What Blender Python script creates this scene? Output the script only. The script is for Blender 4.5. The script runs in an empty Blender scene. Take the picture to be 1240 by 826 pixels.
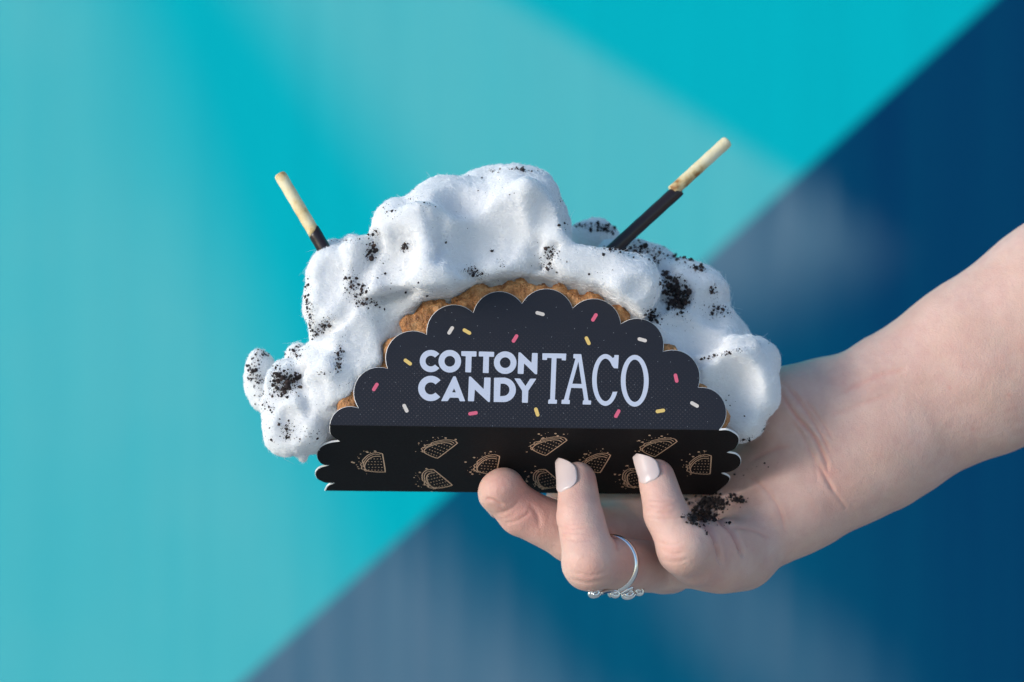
import bpy, bmesh, math, random
import numpy as np
from mathutils import Vector, Matrix
from mathutils.bvhtree import BVHTree
from mathutils.geometry import tessellate_polygon

random.seed(7)
rng = np.random.default_rng(11)
sc = bpy.context.scene
COL = sc.collection

# ------------------------------------------------------------------ camera
CAM_Z = 1350.0            # the taco is held 1.35 m above the pavement (all modelling in mm)
DIST = 770.0              # lens to the front crease of the card
K = 3.8                   # photograph pixels per mm at that distance
cd = bpy.data.cameras.new('camera')
cam = bpy.data.objects.new('camera', cd); COL.objects.link(cam)
cam.location = (0, -DIST / 1000, CAM_Z / 1000)
cam.rotation_euler = (math.radians(90), 0, 0)
cd.sensor_width = 36.0
cd.lens = 36.0 * DIST / (1240 / K)
cd.clip_start = 0.02; cd.clip_end = 200
cd.dof.use_dof = True
cd.dof.focus_distance = (DIST + 6) / 1000
cd.dof.aperture_fstop = 7.0
sc.camera = cam

# ------------------------------------------------------------------ light
# hazy low light from the left, soft as through thin cloud
SUN_EL, SUN_AZ = math.radians(15), math.radians(-116)      # azimuth measured from +Y towards +X
sdir = Vector((math.sin(SUN_AZ) * math.cos(SUN_EL), math.cos(SUN_AZ) * math.cos(SUN_EL), math.sin(SUN_EL)))
w = bpy.data.worlds.new('World'); sc.world = w; w.use_nodes = True
nt = w.node_tree
sky = nt.nodes.new('ShaderNodeTexSky'); sky.sky_type = 'NISHITA'; sky.sun_disc = False
sky.sun_elevation = SUN_EL; sky.sun_rotation = SUN_AZ
sky.air_density = 1.0; sky.dust_density = 0.4; sky.ozone_density = 2.5
bgn = nt.nodes['Background']; bgn.inputs['Strength'].default_value = 0.125
nt.links.new(sky.outputs[0], bgn.inputs[0])
sd = bpy.data.lights.new('sun', 'SUN'); sd.energy = 1.5; sd.angle = math.radians(26); sd.color = (1.0, 0.95, 0.90)
so = bpy.data.objects.new('sun', sd); COL.objects.link(so)
so.rotation_euler = sdir.to_track_quat('Z', 'Y').to_euler(); so.location = (-2, -3, 4)
sc.view_settings.view_transform = 'Standard'
sc.view_settings.look = 'None'
sc.view_settings.exposure = 0.86
sc.view_settings.gamma = 1.0
sc.render.engine = 'CYCLES'
sc.cycles.use_denoising = True

# ------------------------------------------------------------------ helpers
def P(px, py, d=0.0):
    """a point that lies d mm behind the crease plane, found from its place in the photograph"""
    s = (DIST + d) / DIST / K
    return np.array([(px - 620) * s, d, -(py - 413) * s])

def W(v):
    v = np.asarray(v, dtype=np.float64)
    return (v + np.array([0, 0, CAM_Z])) * 0.001

def unit(v): return np.asarray(v, float) / np.linalg.norm(v)

def npmesh(name, verts, quads=None, tris=None, smooth=True):
    me = bpy.data.meshes.new(name)
    V = W(verts).astype(np.float32)
    idx, tot = [], []
    if quads is not None and len(quads):
        idx.append(np.asarray(quads, np.int32).ravel()); tot.append(np.full(len(quads), 4, np.int32))
    if tris is not None and len(tris):
        idx.append(np.asarray(tris, np.int32).ravel()); tot.append(np.full(len(tris), 3, np.int32))
    idx = np.concatenate(idx); tot = np.concatenate(tot)
    me.vertices.add(len(V)); me.vertices.foreach_set('co', V.ravel())
    me.loops.add(len(idx)); me.loops.foreach_set('vertex_index', idx)
    me.polygons.add(len(tot))
    me.polygons.foreach_set('loop_start', np.concatenate([[0], np.cumsum(tot)[:-1]]).astype(np.int32))
    me.polygons.foreach_set('loop_total', tot)
    me.update(calc_edges=True); me.validate()
    if smooth: me.polygons.foreach_set('use_smooth', np.ones(len(tot), bool))
    return me

def link(name, me, mat=None, parent=None):
    o = bpy.data.objects.new(name, me); COL.objects.link(o)
    if mat is not None:
        for m in (mat if isinstance(mat, (list, tuple)) else [mat]): me.materials.append(m)
    if parent is not None:
        o.parent = parent
        o.matrix_parent_inverse = parent.matrix_world.inverted()
    return o

def empty(name, loc_mm):
    o = bpy.data.objects.new(name, None); COL.objects.link(o)
    o.empty_display_size = 0.01
    o.location = W(loc_mm); o.matrix_world = Matrix.Translation(W(loc_mm))
    return o

def tag(o, label=None, cat=None, group=None, kind=None):
    if label: o['label'] = label
    if cat: o['category'] = cat
    if group: o['group'] = group
    if kind: o['kind'] = kind
    return o

# signed distance fields on a grid, meshed with surface nets
def surface_nets(F, org, h):
    nx, ny, nz = F.shape
    S = F < 0
    c = np.zeros((nx-1, ny-1, nz-1), np.int8)
    for a in (0, 1):
        for b in (0, 1):
            for e in (0, 1):
                c += S[a:nx-1+a, b:ny-1+b, e:nz-1+e]
    act = (c > 0) & (c < 8)
    I, J, L = np.nonzero(act)
    vid = np.full(act.shape, -1, np.int32); vid[I, J, L] = np.arange(len(I))
    corners = [(a, b, e) for a in (0, 1) for b in (0, 1) for e in (0, 1)]
    val = np.stack([F[I+a, J+b, L+e] for a, b, e in corners], 1)
    acc = np.zeros((len(I), 3)); cnt = np.zeros(len(I))
    for m in range(8):
        for n in range(m+1, 8):
            if sum(abs(np.array(corners[m]) - np.array(corners[n]))) != 1: continue
            f0, f1 = val[:, m], val[:, n]
            x = (f0 < 0) != (f1 < 0)
            t = np.where(x, f0 / np.where(x, f0 - f1, 1), 0)[:, None]
            p = np.array(corners[m]) * (1 - t) + np.array(corners[n]) * t
            acc += np.where(x[:, None], p, 0); cnt += x
    V = (np.stack([I, J, L], 1) + acc / cnt[:, None]) * h + np.asarray(org)
    Q = []
    for ax in range(3):
        s0 = [slice(None)]*3; s1 = [slice(None)]*3
        s0[ax] = slice(0, -1); s1[ax] = slice(1, None)
        A, B = S[tuple(s0)], S[tuple(s1)]
        ch = A != B
        o1, o2 = (ax+1) % 3, (ax+2) % 3
        idx = np.nonzero(ch)
        ok = (idx[o1] > 0) & (idx[o2] > 0) & (idx[o1] < F.shape[o1]-1) & (idx[o2] < F.shape[o2]-1)
        idx = [i[ok] for i in idx]
        ins = A[tuple(idx)]
        def cell(d1, d2):
            q = [i.copy() for i in idx]; q[o1] = q[o1] + d1; q[o2] = q[o2] + d2
            return vid[tuple(q)]
        a_, b_, c_, d_ = cell(-1, -1), cell(0, -1), cell(0, 0), cell(-1, 0)
        q = np.stack([a_, b_, c_, d_], 1)
        q[~ins] = q[~ins][:, ::-1]
        Q.append(q)
    Q = np.concatenate(Q)
    return V, Q[(Q >= 0).all(1)]

def relax(V, Q, n=2, lam=0.5):
    E = np.concatenate([Q[:, [0, 1]], Q[:, [1, 2]], Q[:, [2, 3]], Q[:, [3, 0]]])
    deg = np.bincount(E[:, 0], minlength=len(V)) + np.bincount(E[:, 1], minlength=len(V))
    for _ in range(n):
        for l in (lam, -lam * 0.93):
            S_ = np.stack([np.bincount(E[:, 0], V[E[:, 1], k], len(V)) + np.bincount(E[:, 1], V[E[:, 0], k], len(V)) for k in range(3)], 1)
            V = V + l * (S_ / np.maximum(deg, 1)[:, None] - V)
    return V

def grid(lo, hi, h):
    ax = [np.arange(lo[k], hi[k] + h, h, dtype=np.float32) for k in range(3)]
    return ax[0][:, None, None], ax[1][None, :, None], ax[2][None, None, :]

def smin(a, b, k):
    hh = np.clip(0.5 + 0.5 * (b - a) / k, 0, 1)
    return b * (1 - hh) + a * hh - k * hh * (1 - hh)
def smax(a, b, k): return -smin(-a, -b, k)

def cone(G, a, b, r1, r2, sy=1.0):
    """tapered capsule; sy < 1 flattens it in depth"""
    X, Y, Z = G
    a = np.asarray(a, np.float32); b = np.asarray(b, np.float32); ba = b - a
    dx, dy, dz = X - a[0], (Y - a[1]) / np.float32(sy), Z - a[2]
    by = ba[1] / sy
    t = np.clip((dx * ba[0] + dy * by + dz * ba[2]) / np.float32(ba[0]**2 + by**2 + ba[2]**2), 0, 1)
    return np.sqrt((dx - ba[0]*t)**2 + (dy - by*t)**2 + (dz - ba[2]*t)**2) - (r1 + (r2 - r1) * t).astype(np.float32)

def ellip(G, c, r, rot=0.0):
    X, Y, Z = G
    dx, dy, dz = X - np.float32(c[0]), Y - np.float32(c[1]), Z - np.float32(c[2])
    cs, sn = np.float32(math.cos(rot)), np.float32(math.sin(rot))
    u, v = dx * cs + dz * sn, -dx * sn + dz * cs
    k0 = np.sqrt((u/r[0])**2 + (dy/r[1])**2 + (v/r[2])**2)
    k1 = np.sqrt((u/r[0]**2)**2 + (dy/r[1]**2)**2 + (v/r[2]**2)**2)
    return (k0 * (k0 - 1) / np.maximum(k1, 1e-6)).astype(np.float32)

class Field:
    """a distance grid that only evaluates each shape near where it lies"""
    def __init__(s, org, hi, h):
        s.org, s.h = np.asarray(org, float), h
        s.G = grid(org, hi, h); s.shape = np.broadcast(*s.G).shape
        s.F = np.full(s.shape, 50.0, np.float32); s.warp = None
    def sub(s, lo, hi):
        i0 = np.clip(((np.asarray(lo)-s.org)/s.h).astype(int), 0, np.array(s.shape)-1)
        i1 = np.clip(((np.asarray(hi)-s.org)/s.h).astype(int)+2, 1, np.array(s.shape))
        sl = tuple(slice(a, max(b, a+1)) for a, b in zip(i0, i1))
        X, Y, Z = s.G
        g = (X[sl[0]], Y[:, sl[1]], Z[:, :, sl[2]])
        if s.warp is not None: g = tuple(a + w_[sl] for a, w_ in zip(g, s.warp))
        return sl, g
    def cone(s, a, b, r1, r2, k, sy=1.0, m=9.0):
        a, b = np.asarray(a), np.asarray(b); r = max(r1, r2) + m
        sl, g = s.sub(np.minimum(a, b)-r, np.maximum(a, b)+r)
        s.F[sl] = smin(s.F[sl], cone(g, a, b, r1, r2, sy), k)
    def ellip(s, c, r, k, rot=0.0, m=9.0):
        c = np.asarray(c); rr = np.full(3, max(r)) + m
        sl, g = s.sub(c-rr, c+rr)
        s.F[sl] = smin(s.F[sl], ellip(g, c, r, rot), k)

_perm = rng.permutation(256); _perm = np.concatenate([_perm, _perm, _perm])
_g3 = rng.normal(size=(256, 3)); _g3 /= np.linalg.norm(_g3, axis=1)[:, None]
def perlin(p):
    p = np.asarray(p, np.float64); i = np.floor(p).astype(int); f = p - i
    u = f*f*f*(f*(f*6-15)+10); i &= 255
    r = 0
    for a in (0, 1):
        for b in (0, 1):
            for c in (0, 1):
                g = _g3[_perm[_perm[_perm[i[:, 0]+a] + i[:, 1]+b] + i[:, 2]+c] & 255]
                dd = g[:, 0]*(f[:, 0]-a) + g[:, 1]*(f[:, 1]-b) + g[:, 2]*(f[:, 2]-c)
                wgt = (u[:, 0] if a else 1-u[:, 0]) * (u[:, 1] if b else 1-u[:, 1]) * (u[:, 2] if c else 1-u[:, 2])
                r = r + wgt * dd
    return r
def fbm(p, o=3):
    s, a = 0, 1.0
    for k in range(o): s = s + a * perlin(p * 2**k + 17.3*k); a *= 0.5
    return s

def vnormals(V, Q):
    n = np.cross(V[Q[:, 2]] - V[Q[:, 0]], V[Q[:, 3]] - V[Q[:, 1]])
    N = np.stack([sum(np.bincount(Q[:, c], n[:, k], len(V)) for c in range(4)) for k in range(3)], 1)
    return N / np.maximum(np.linalg.norm(N, axis=1), 1e-9)[:, None]

def subdivide(V, Q):
    """one Catmull-Clark step through a modifier"""
    me = npmesh('tmp', V, Q); o = link('tmp', me)
    md = o.modifiers.new('s', 'SUBSURF'); md.levels = 1; md.render_levels = 1
    dg = bpy.context.evaluated_depsgraph_get()
    m2 = bpy.data.meshes.new_from_object(o.evaluated_get(dg))
    V2 = np.empty(len(m2.vertices)*3, np.float32); m2.vertices.foreach_get('co', V2)
    Q2 = np.empty(len(m2.loops), np.int32); m2.loops.foreach_get('vertex_index', Q2)
    bpy.data.objects.remove(o); bpy.data.meshes.remove(me); bpy.data.meshes.remove(m2)
    return V2.reshape(-1, 3).astype(float) * 1000 - np.array([0, 0, CAM_Z]), Q2.reshape(-1, 4)

def poly_sdf(pts, U, Vv):
    """signed distance to a polygon, negative inside"""
    d = np.full(np.broadcast(U, Vv).shape, 1e9); ins = np.zeros(d.shape, bool)
    n = len(pts)
    for i in range(n):
        ax, ay = pts[i]; bx, by = pts[(i+1) % n]
        ex, ey = bx-ax, by-ay
        t = np.clip(((U-ax)*ex + (Vv-ay)*ey) / max(ex*ex+ey*ey, 1e-9), 0, 1)
        d = np.minimum(d, (U-ax-ex*t)**2 + (Vv-ay-ey*t)**2)
        cnd = (ay > Vv) != (by > Vv)
        xi = ax + (Vv-ay) * ex / (ey if abs(ey) > 1e-9 else 1e-9)
        ins ^= cnd & (U < xi)
    d = np.sqrt(d)
    return np.where(ins, -d, d)

def to_px(V):
    s = (DIST + V[:, 1]) / DIST / K
    return V[:, 0] / s + 620, 413 - V[:, 2] / s

def tube(path, radii, seg=10, caps=True):
    """tube along a 3-D path (mm)"""
    path = [np.asarray(p, float) for p in path]; V = []; Q = []; T = []
    n = len(path); a = None
    for i, p in enumerate(path):
        t = unit(path[min(i+1, n-1)] - path[max(i-1, 0)])
        if a is None: a = np.cross(t, (0.13, -0.9, 0.37))
        a = unit(a - t*a.dot(t)); b = np.cross(t, a)
        for k in range(seg):
            an = 2*math.pi*k/seg
            V.append(p + radii[i] * (math.cos(an)*a + math.sin(an)*b))
    for i in range(n-1):
        for k in range(seg):
            Q.append((i*seg+k, i*seg+(k+1) % seg, (i+1)*seg+(k+1) % seg, (i+1)*seg+k))
    if caps:
        V.append(path[0]); V.append(path[-1])
        for k in range(seg):
            T.append((len(V)-2, (k+1) % seg, k)); T.append((len(V)-1, (n-1)*seg+k, (n-1)*seg+(k+1) % seg))
    return np.array(V), Q, T

# ------------------------------------------------------------------ materials
def srgb(r, g, b):
    f = lambda c: (c/255/12.92 if c/255 <= 0.04045 else ((c/255+0.055)/1.055)**2.4)
    return (f(r), f(g), f(b), 1)

def mat(name, col=(0.5, 0.5, 0.5, 1), rough=0.5, **kw):
    m = bpy.data.materials.new(name); m.use_nodes = True
    b = m.node_tree.nodes['Principled BSDF']
    b.inputs['Base Color'].default_value = col; b.inputs['Roughness'].default_value = rough
    for k, v in kw.items(): b.inputs[k.replace('_', ' ')].default_value = v
    return m, m.node_tree, b

def nd(t, kind, **kw):
    n = t.nodes.new(kind)
    for k, v in kw.items(): setattr(n, k, v)
    return n
def noise(t, vec, scale, detail=3, rough=0.55):
    n = nd(t, 'ShaderNodeTexNoise'); n.inputs['Scale'].default_value = scale
    n.inputs['Detail'].default_value = detail; n.inputs['Roughness'].default_value = rough
    if vec is not None: t.links.new(vec, n.inputs['Vector'])
    return n.outputs['Fac']
def ramp(t, fac, stops, interp='LINEAR'):
    r = nd(t, 'ShaderNodeValToRGB'); r.color_ramp.interpolation = interp
    el = r.color_ramp.elements
    while len(el) < len(stops): el.new(0.5)
    for e, (p, c) in zip(el, stops): e.position = p; e.color = c if len(c) == 4 else (*c, 1)
    t.links.new(fac, r.inputs[0]); return r.outputs[0]
def math_(t, op, a, b=None, c=None, clamp=False):
    n = nd(t, 'ShaderNodeMath', operation=op, use_clamp=clamp)
    for i, v in enumerate((a, b, c)):
        if v is None: continue
        if isinstance(v, (int, float)): n.inputs[i].default_value = v
        else: t.links.new(v, n.inputs[i])
    return n.outputs[0]
def mix(t, fac, a, b, mode='MIX'):
    n = nd(t, 'ShaderNodeMix', data_type='RGBA', blend_type=mode)
    for i, v in ((0, fac), (6, a), (7, b)):
        if isinstance(v, (int, float)): n.inputs[i].default_value = v
        elif isinstance(v, tuple): n.inputs[i].default_value = v
        else: t.links.new(v, n.inputs[i])
    return n.outputs[2]
def bump(t, b, h, strength=0.3, dist=0.0005, normal=None):
    n = nd(t, 'ShaderNodeBump'); n.inputs['Strength'].default_value = strength; n.inputs['Distance'].default_value = dist
    t.links.new(h, n.inputs['Height'])
    if normal is not None: t.links.new(normal, n.inputs['Normal'])
    t.links.new(n.outputs[0], b.inputs['Normal']); return n.outputs[0]
def objco(t): return nd(t, 'ShaderNodeTexCoord').outputs['Object']
def mapping(t, vec, scale=(1, 1, 1), loc=(0, 0, 0), rot=(0, 0, 0)):
    n = nd(t, 'ShaderNodeMapping'); n.inputs['Scale'].default_value = scale
    n.inputs['Location'].default_value = loc; n.inputs['Rotation'].default_value = rot
    t.links.new(vec, n.inputs['Vector']); return n.outputs[0]

# --- wall paint: turquoise and navy fields of a mural, with pale reflected sheen painted into the colour
WALL_D = 900.0
def wall_material():
    m, t, b = mat('mural_paint', rough=0.85)
    b.inputs['Specular IOR Level'].default_value = 0.05
    co = objco(t)
    # object space: x, z in metres on the wall; convert to mural units (one unit = one photograph pixel on the wall)
    s = 1000 * DIST * K / (DIST + WALL_D)
    sep = nd(t, 'ShaderNodeSeparateXYZ'); t.links.new(co, sep.inputs[0])
    u = math_(t, 'MULTIPLY_ADD', sep.outputs[0], s, 620.0)
    v = math_(t, 'MULTIPLY_ADD', sep.outputs[2], -s, 413.0)
    streak = noise(t, mapping(t, co, (60, 1, 2.2)), 1.0, 4, 0.6)
    cloud = noise(t, mapping(t, co, (1, 1, 1), (3.1, 0, 1.7)), 5.0, 3)
    grain = noise(t, co, 260, 3)
    def soft(val, lo, hi):
        n = nd(t, 'ShaderNodeMapRange', interpolation_type='SMOOTHSTEP')
        t.links.new(val, n.inputs[0]); n.inputs[1].default_value = lo; n.inputs[2].default_value = hi
        return n.outputs[0]
    def line(a, bb, c): return math_(t, 'ADD', math_(t, 'MULTIPLY_ADD', u, a, c), math_(t, 'MULTIPLY', v, bb))
    def blob(cx, cy, rx, ry, ang, lo=0.25, hi=1.1):
        ca, sa = math.cos(ang), math.sin(ang)
        p = math_(t, 'DIVIDE', line(ca, sa, -(cx*ca + cy*sa)), rx); q = math_(t, 'DIVIDE', line(-sa, ca, cx*sa - cy*ca), ry)
        r = math_(t, 'SQRT', math_(t, 'ADD', math_(t, 'MULTIPLY', p, p), math_(t, 'MULTIPLY', q, q)))
        r = math_(t, 'MULTIPLY_ADD', streak, 0.35, math_(t, 'ADD', r, -0.17))
        return math_(t, 'SUBTRACT', 1.0, soft(r, lo, hi))
    # the hard painted diagonal
    dn = math.hypot(826, 910)
    diag = line(826/dn, 910/dn, -(292*826 + 826*910)/dn)      # > 0 on the navy side
    navy = soft(diag, -2.5, 2.5)
    # pale zones of the turquoise: reflected sheen put into the colour
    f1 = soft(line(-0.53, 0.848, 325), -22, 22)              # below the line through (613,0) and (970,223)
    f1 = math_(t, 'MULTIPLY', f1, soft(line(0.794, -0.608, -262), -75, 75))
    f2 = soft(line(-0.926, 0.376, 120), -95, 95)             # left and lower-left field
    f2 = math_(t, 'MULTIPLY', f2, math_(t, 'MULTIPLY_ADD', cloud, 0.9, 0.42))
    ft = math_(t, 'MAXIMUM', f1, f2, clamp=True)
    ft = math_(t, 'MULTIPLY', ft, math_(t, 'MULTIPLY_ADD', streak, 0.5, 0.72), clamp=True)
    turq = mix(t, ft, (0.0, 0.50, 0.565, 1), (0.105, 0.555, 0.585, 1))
    # navy side: deep navy upper right, petrol towards the turquoise, grey patches of reflected sheen painted in
    deep = soft(line(0.9, -0.25, -700), -150, 250)
    nv = mix(t, deep, (0.0, 0.09, 0.175, 1), (0.0, 0.037, 0.115, 1))
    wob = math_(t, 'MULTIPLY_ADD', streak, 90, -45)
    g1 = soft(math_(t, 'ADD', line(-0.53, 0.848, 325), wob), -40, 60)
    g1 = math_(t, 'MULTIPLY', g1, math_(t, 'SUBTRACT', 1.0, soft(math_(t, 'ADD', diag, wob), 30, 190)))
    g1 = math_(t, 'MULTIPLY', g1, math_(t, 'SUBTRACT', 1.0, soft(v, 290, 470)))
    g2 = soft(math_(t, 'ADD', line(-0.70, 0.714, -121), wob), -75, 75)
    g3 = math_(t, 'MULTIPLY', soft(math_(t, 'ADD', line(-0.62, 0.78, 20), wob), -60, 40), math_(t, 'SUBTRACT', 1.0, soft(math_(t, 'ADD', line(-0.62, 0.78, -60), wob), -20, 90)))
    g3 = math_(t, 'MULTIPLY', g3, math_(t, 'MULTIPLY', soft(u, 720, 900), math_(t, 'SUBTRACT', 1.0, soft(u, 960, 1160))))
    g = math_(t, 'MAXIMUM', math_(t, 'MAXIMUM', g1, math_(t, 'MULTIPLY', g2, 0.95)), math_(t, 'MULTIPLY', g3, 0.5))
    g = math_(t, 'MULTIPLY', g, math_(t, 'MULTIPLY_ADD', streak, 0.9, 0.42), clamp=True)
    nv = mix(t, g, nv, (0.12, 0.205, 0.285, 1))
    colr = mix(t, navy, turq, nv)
    rib = noise(t, mapping(t, co, (38, 1, 0.5), (0.7, 0, 0)), 1.0, 5, 0.7)
    colr = mix(t, ramp(t, rib, [(0.35, (0, 0, 0)), (0.75, (0.11, 0.11, 0.11))]), colr, (0.0, 0.22, 0.32, 1))
    colr = mix(t, math_(t, 'MULTIPLY_ADD', grain, 0.14, -0.03, clamp=True), colr, (0.0, 0.16, 0.24, 1))
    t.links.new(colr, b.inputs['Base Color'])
    bump(t, b, math_(t, 'ADD', math_(t, 'MULTIPLY', streak, 0.8), grain), 0.25, 0.002)
    return m

def pavement_material():
    m, t, b = mat('pavement_concrete', rough=0.9)
    co = objco(t)
    t.links.new(ramp(t, noise(t, co, 3.0, 6), [(0.3, (0.58, 0.52, 0.45)), (0.7, (0.68, 0.62, 0.54))]), b.inputs['Base Color'])
    return m

# ------------------------------------------------------------------ setting: wall and pavement
def box_mesh(name, lo, hi):
    me = bpy.data.meshes.new(name); bm = bmesh.new()
    bmesh.ops.create_cube(bm, size=1)
    for v in bm.verts: v.co = Vector([(lo[k]+hi[k])/2 + v.co[k]*(hi[k]-lo[k]) for k in range(3)])
    bm.to_mesh(me); bm.free(); return me
wm = box_mesh('painted_wall', (-5.0, 0, -1.35), (6.0, 0.2, 1.9))
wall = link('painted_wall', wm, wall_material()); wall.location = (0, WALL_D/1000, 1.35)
tag(wall, 'mural wall painted turquoise and navy with a diagonal edge, behind the taco', 'wall')
gm = box_mesh('pavement', (-60, -60, -0.1), (60, 60, 0.0))
tag(link('pavement', gm, pavement_material()), kind='structure')

# ------------------------------------------------------------------ card package: frames of its planes
CL, CR = P(399, 515, 0), P(871, 521, 0)
EU = unit(CR - CL)
OC = P(635, 518, 0)
tilt = math.radians(14)
up0 = unit(np.cross(EU, np.array([0, -1.0, 0]))); up0 = up0 if up0[2] > 0 else -up0
FV = unit(math.cos(tilt) * up0 + math.sin(tilt) * np.array([0, 1.0, 0]))
FN = unit(np.cross(EU, FV))                     # towards the viewer
if FN[1] > 0: FN = -FN
far = P(633, 597, 36); BV = far - OC; BV -= EU * BV.dot(EU); BDEPTH = np.linalg.norm(BV); BV = unit(BV)
BN = np.cross(EU, BV); BN = BN if BN[1] < 0 else -BN
CAM = np.array([0, -DIST, 0.0])

def hit(px, py, o, n):
    r = unit(P(px, py, 0) - CAM); s = (o - CAM).dot(n) / r.dot(n)
    return CAM + r * s
def f_uv(px, py):
    p = hit(px, py, OC, FN) - OC; return p.dot(EU), p.dot(FV)
def b_uv(px, py):
    p = hit(px, py, OC, BN) - OC; return p.dot(EU), p.dot(BV)
def F3(u, v, off=0.0): return OC + EU*u + FV*v + FN*off
def B3(u, v, off=0.0): return OC + EU*u + BV*v + BN*off

def arc3(a, b, c, n=14):
    (ax, ay), (bx, by), (cx, cy) = a, b, c
    D = 2*(ax*(by-cy)+bx*(cy-ay)+cx*(ay-by))
    ux = ((ax*ax+ay*ay)*(by-cy)+(bx*bx+by*by)*(cy-ay)+(cx*cx+cy*cy)*(ay-by))/D
    uy = ((ax*ax+ay*ay)*(cx-bx)+(bx*bx+by*by)*(ax-cx)+(cx*cx+cy*cy)*(bx-ax))/D
    r = math.hypot(ax-ux, ay-uy)
    t0, t1, t2 = (math.atan2(y-uy, x-ux) for x, y in (a, b, c))
    sw = (t2-t0) % (2*math.pi)
    if (t1-t0) % (2*math.pi) > sw: sw -= 2*math.pi
    return [(ux+r*math.cos(t0+sw*i/n), uy+r*math.sin(t0+sw*i/n)) for i in range(n+1)]

SC = [((399, 515), (405.6, 500), (434, 494)), ((434, 494), (433.4, 458), (469, 446)), ((469, 446), (475, 411.5), (516.5, 405)),
      ((516.5, 405), (527.7, 377), (573, 378.5)), ((573, 378.5), (600.7, 353), (632, 367.5)), ((632, 367.5), (665.6, 349.7), (693.7, 373)),
      ((693.7, 373), (731.6, 364), (752, 392)), ((752, 392), (791, 391.7), (803, 425.5)), ((803, 425.5), (835, 430.6), (845.5, 469)),
      ((845.5, 469), (876.6, 485.8), (871, 521))]
front_px = []
for a in SC: front_px += arc3(*a)[:-1]
front_px.append((871, 521))
FRONT = [f_uv(*p) for p in front_px]

def smooth_pts(pts, n=4):
    """Catmull-Rom through points"""
    pts = [np.array(p, float) for p in pts]; out = []
    for i in range(len(pts)-1):
        p0, p1, p2, p3 = pts[max(i-1, 0)], pts[i], pts[i+1], pts[min(i+2, len(pts)-1)]
        for k in range(n):
            t = k/n
            out.append(0.5*((2*p1)+(-p0+p2)*t+(2*p0-5*p1+4*p2-p3)*t*t+(-p0+3*p1-3*p2+p3)*t**3))
    out.append(pts[-1]); return out
LB = [[(399, 515), (400, 526), (411, 534.5)], [(411, 534.5), (400, 536), (390, 540), (384, 547), (384, 555), (388, 561), (394, 564)],
      [(398, 563.5), (387, 566.5), (381.5, 572.5), (383.5, 579.5), (390, 583.5), (396, 585.5)], [(405, 585), (397, 588), (393, 594.5)]]
RB = [[(871, 521), (882, 521), (892.5, 527), (895, 534), (891, 543), (880.5, 548)], [(880.5, 548), (891, 550), (897, 556), (896, 564), (886, 571), (874, 573)],
      [(874, 573), (882, 576.5), (884, 581), (879, 587.5), (864, 599.5)]]
base_px = []
for s_ in RB: base_px += smooth_pts(s_)[:-1]
base_px.append((864, 599.5))
lb = []
for s_ in LB: lb += smooth_pts(s_)[:-1]
lb.append((393, 594.5))
base_px += lb[::-1][:-1] + [(399, 515)]
BASE = [b_uv(*p) for p in base_px]

def card(name, outline, frame, parent, mats, th=0.6, ch=0.16, folds=()):
    """a cut sheet of board: printed face, white chamfered cut edge, white inside"""
    pts = np.array(outline); n = len(pts)
    area = 0.5*np.sum(pts[:, 0]*np.roll(pts[:, 1], -1) - np.roll(pts[:, 0], -1)*pts[:, 1])
    if area < 0: pts = pts[::-1]
    d1 = pts - np.roll(pts, 1, 0); d2 = np.roll(pts, -1, 0) - pts
    d1 /= np.maximum(np.linalg.norm(d1, axis=1), 1e-9)[:, None]; d2 /= np.maximum(np.linalg.norm(d2, axis=1), 1e-9)[:, None]
    nn = np.stack([-(d1+d2)[:, 1], (d1+d2)[:, 0]], 1); nn /= np.maximum(np.linalg.norm(nn, axis=1), 0.4)[:, None]
    inset = pts + nn*ch
    V = [frame(u, v, 0) for u, v in inset] + [frame(u, v, -ch) for u, v in pts] + [frame(u, v, -th) for u, v in pts]
    tri = tessellate_polygon([[Vector((u, v, 0)) for u, v in inset]])
    f = [tuple(t) for t in tri]; nf = len(f)
    back = [tuple(i+2*n for i in t)[::-1] for t in f]
    rim = []
    for i in range(n):
        j = (i+1) % n
        rim += [(i, j, n+j, n+i), (n+i, n+j, 2*n+j, 2*n+i)]
    me = bpy.data.meshes.new(name)
    me.from_pydata([Vector(W(v)) for v in V], [], f + back + rim); me.update()
    bm = bmesh.new(); bm.from_mesh(me); bmesh.ops.recalc_face_normals(bm, faces=bm.faces); bm.to_mesh(me); bm.free()
    o = link(name, me, mats, parent)
    for i, p in enumerate(me.polygons): p.material_index = 0 if i < nf else 1
    for i in range(n):
        e = np.abs(pts[(i+1) % n] - pts[i])
        if e[0] > 30:                                     # the straight folds keep their print
            for q in (0, 1): me.polygons[2*nf+2*i+q].material_index = 0
    return o

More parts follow.
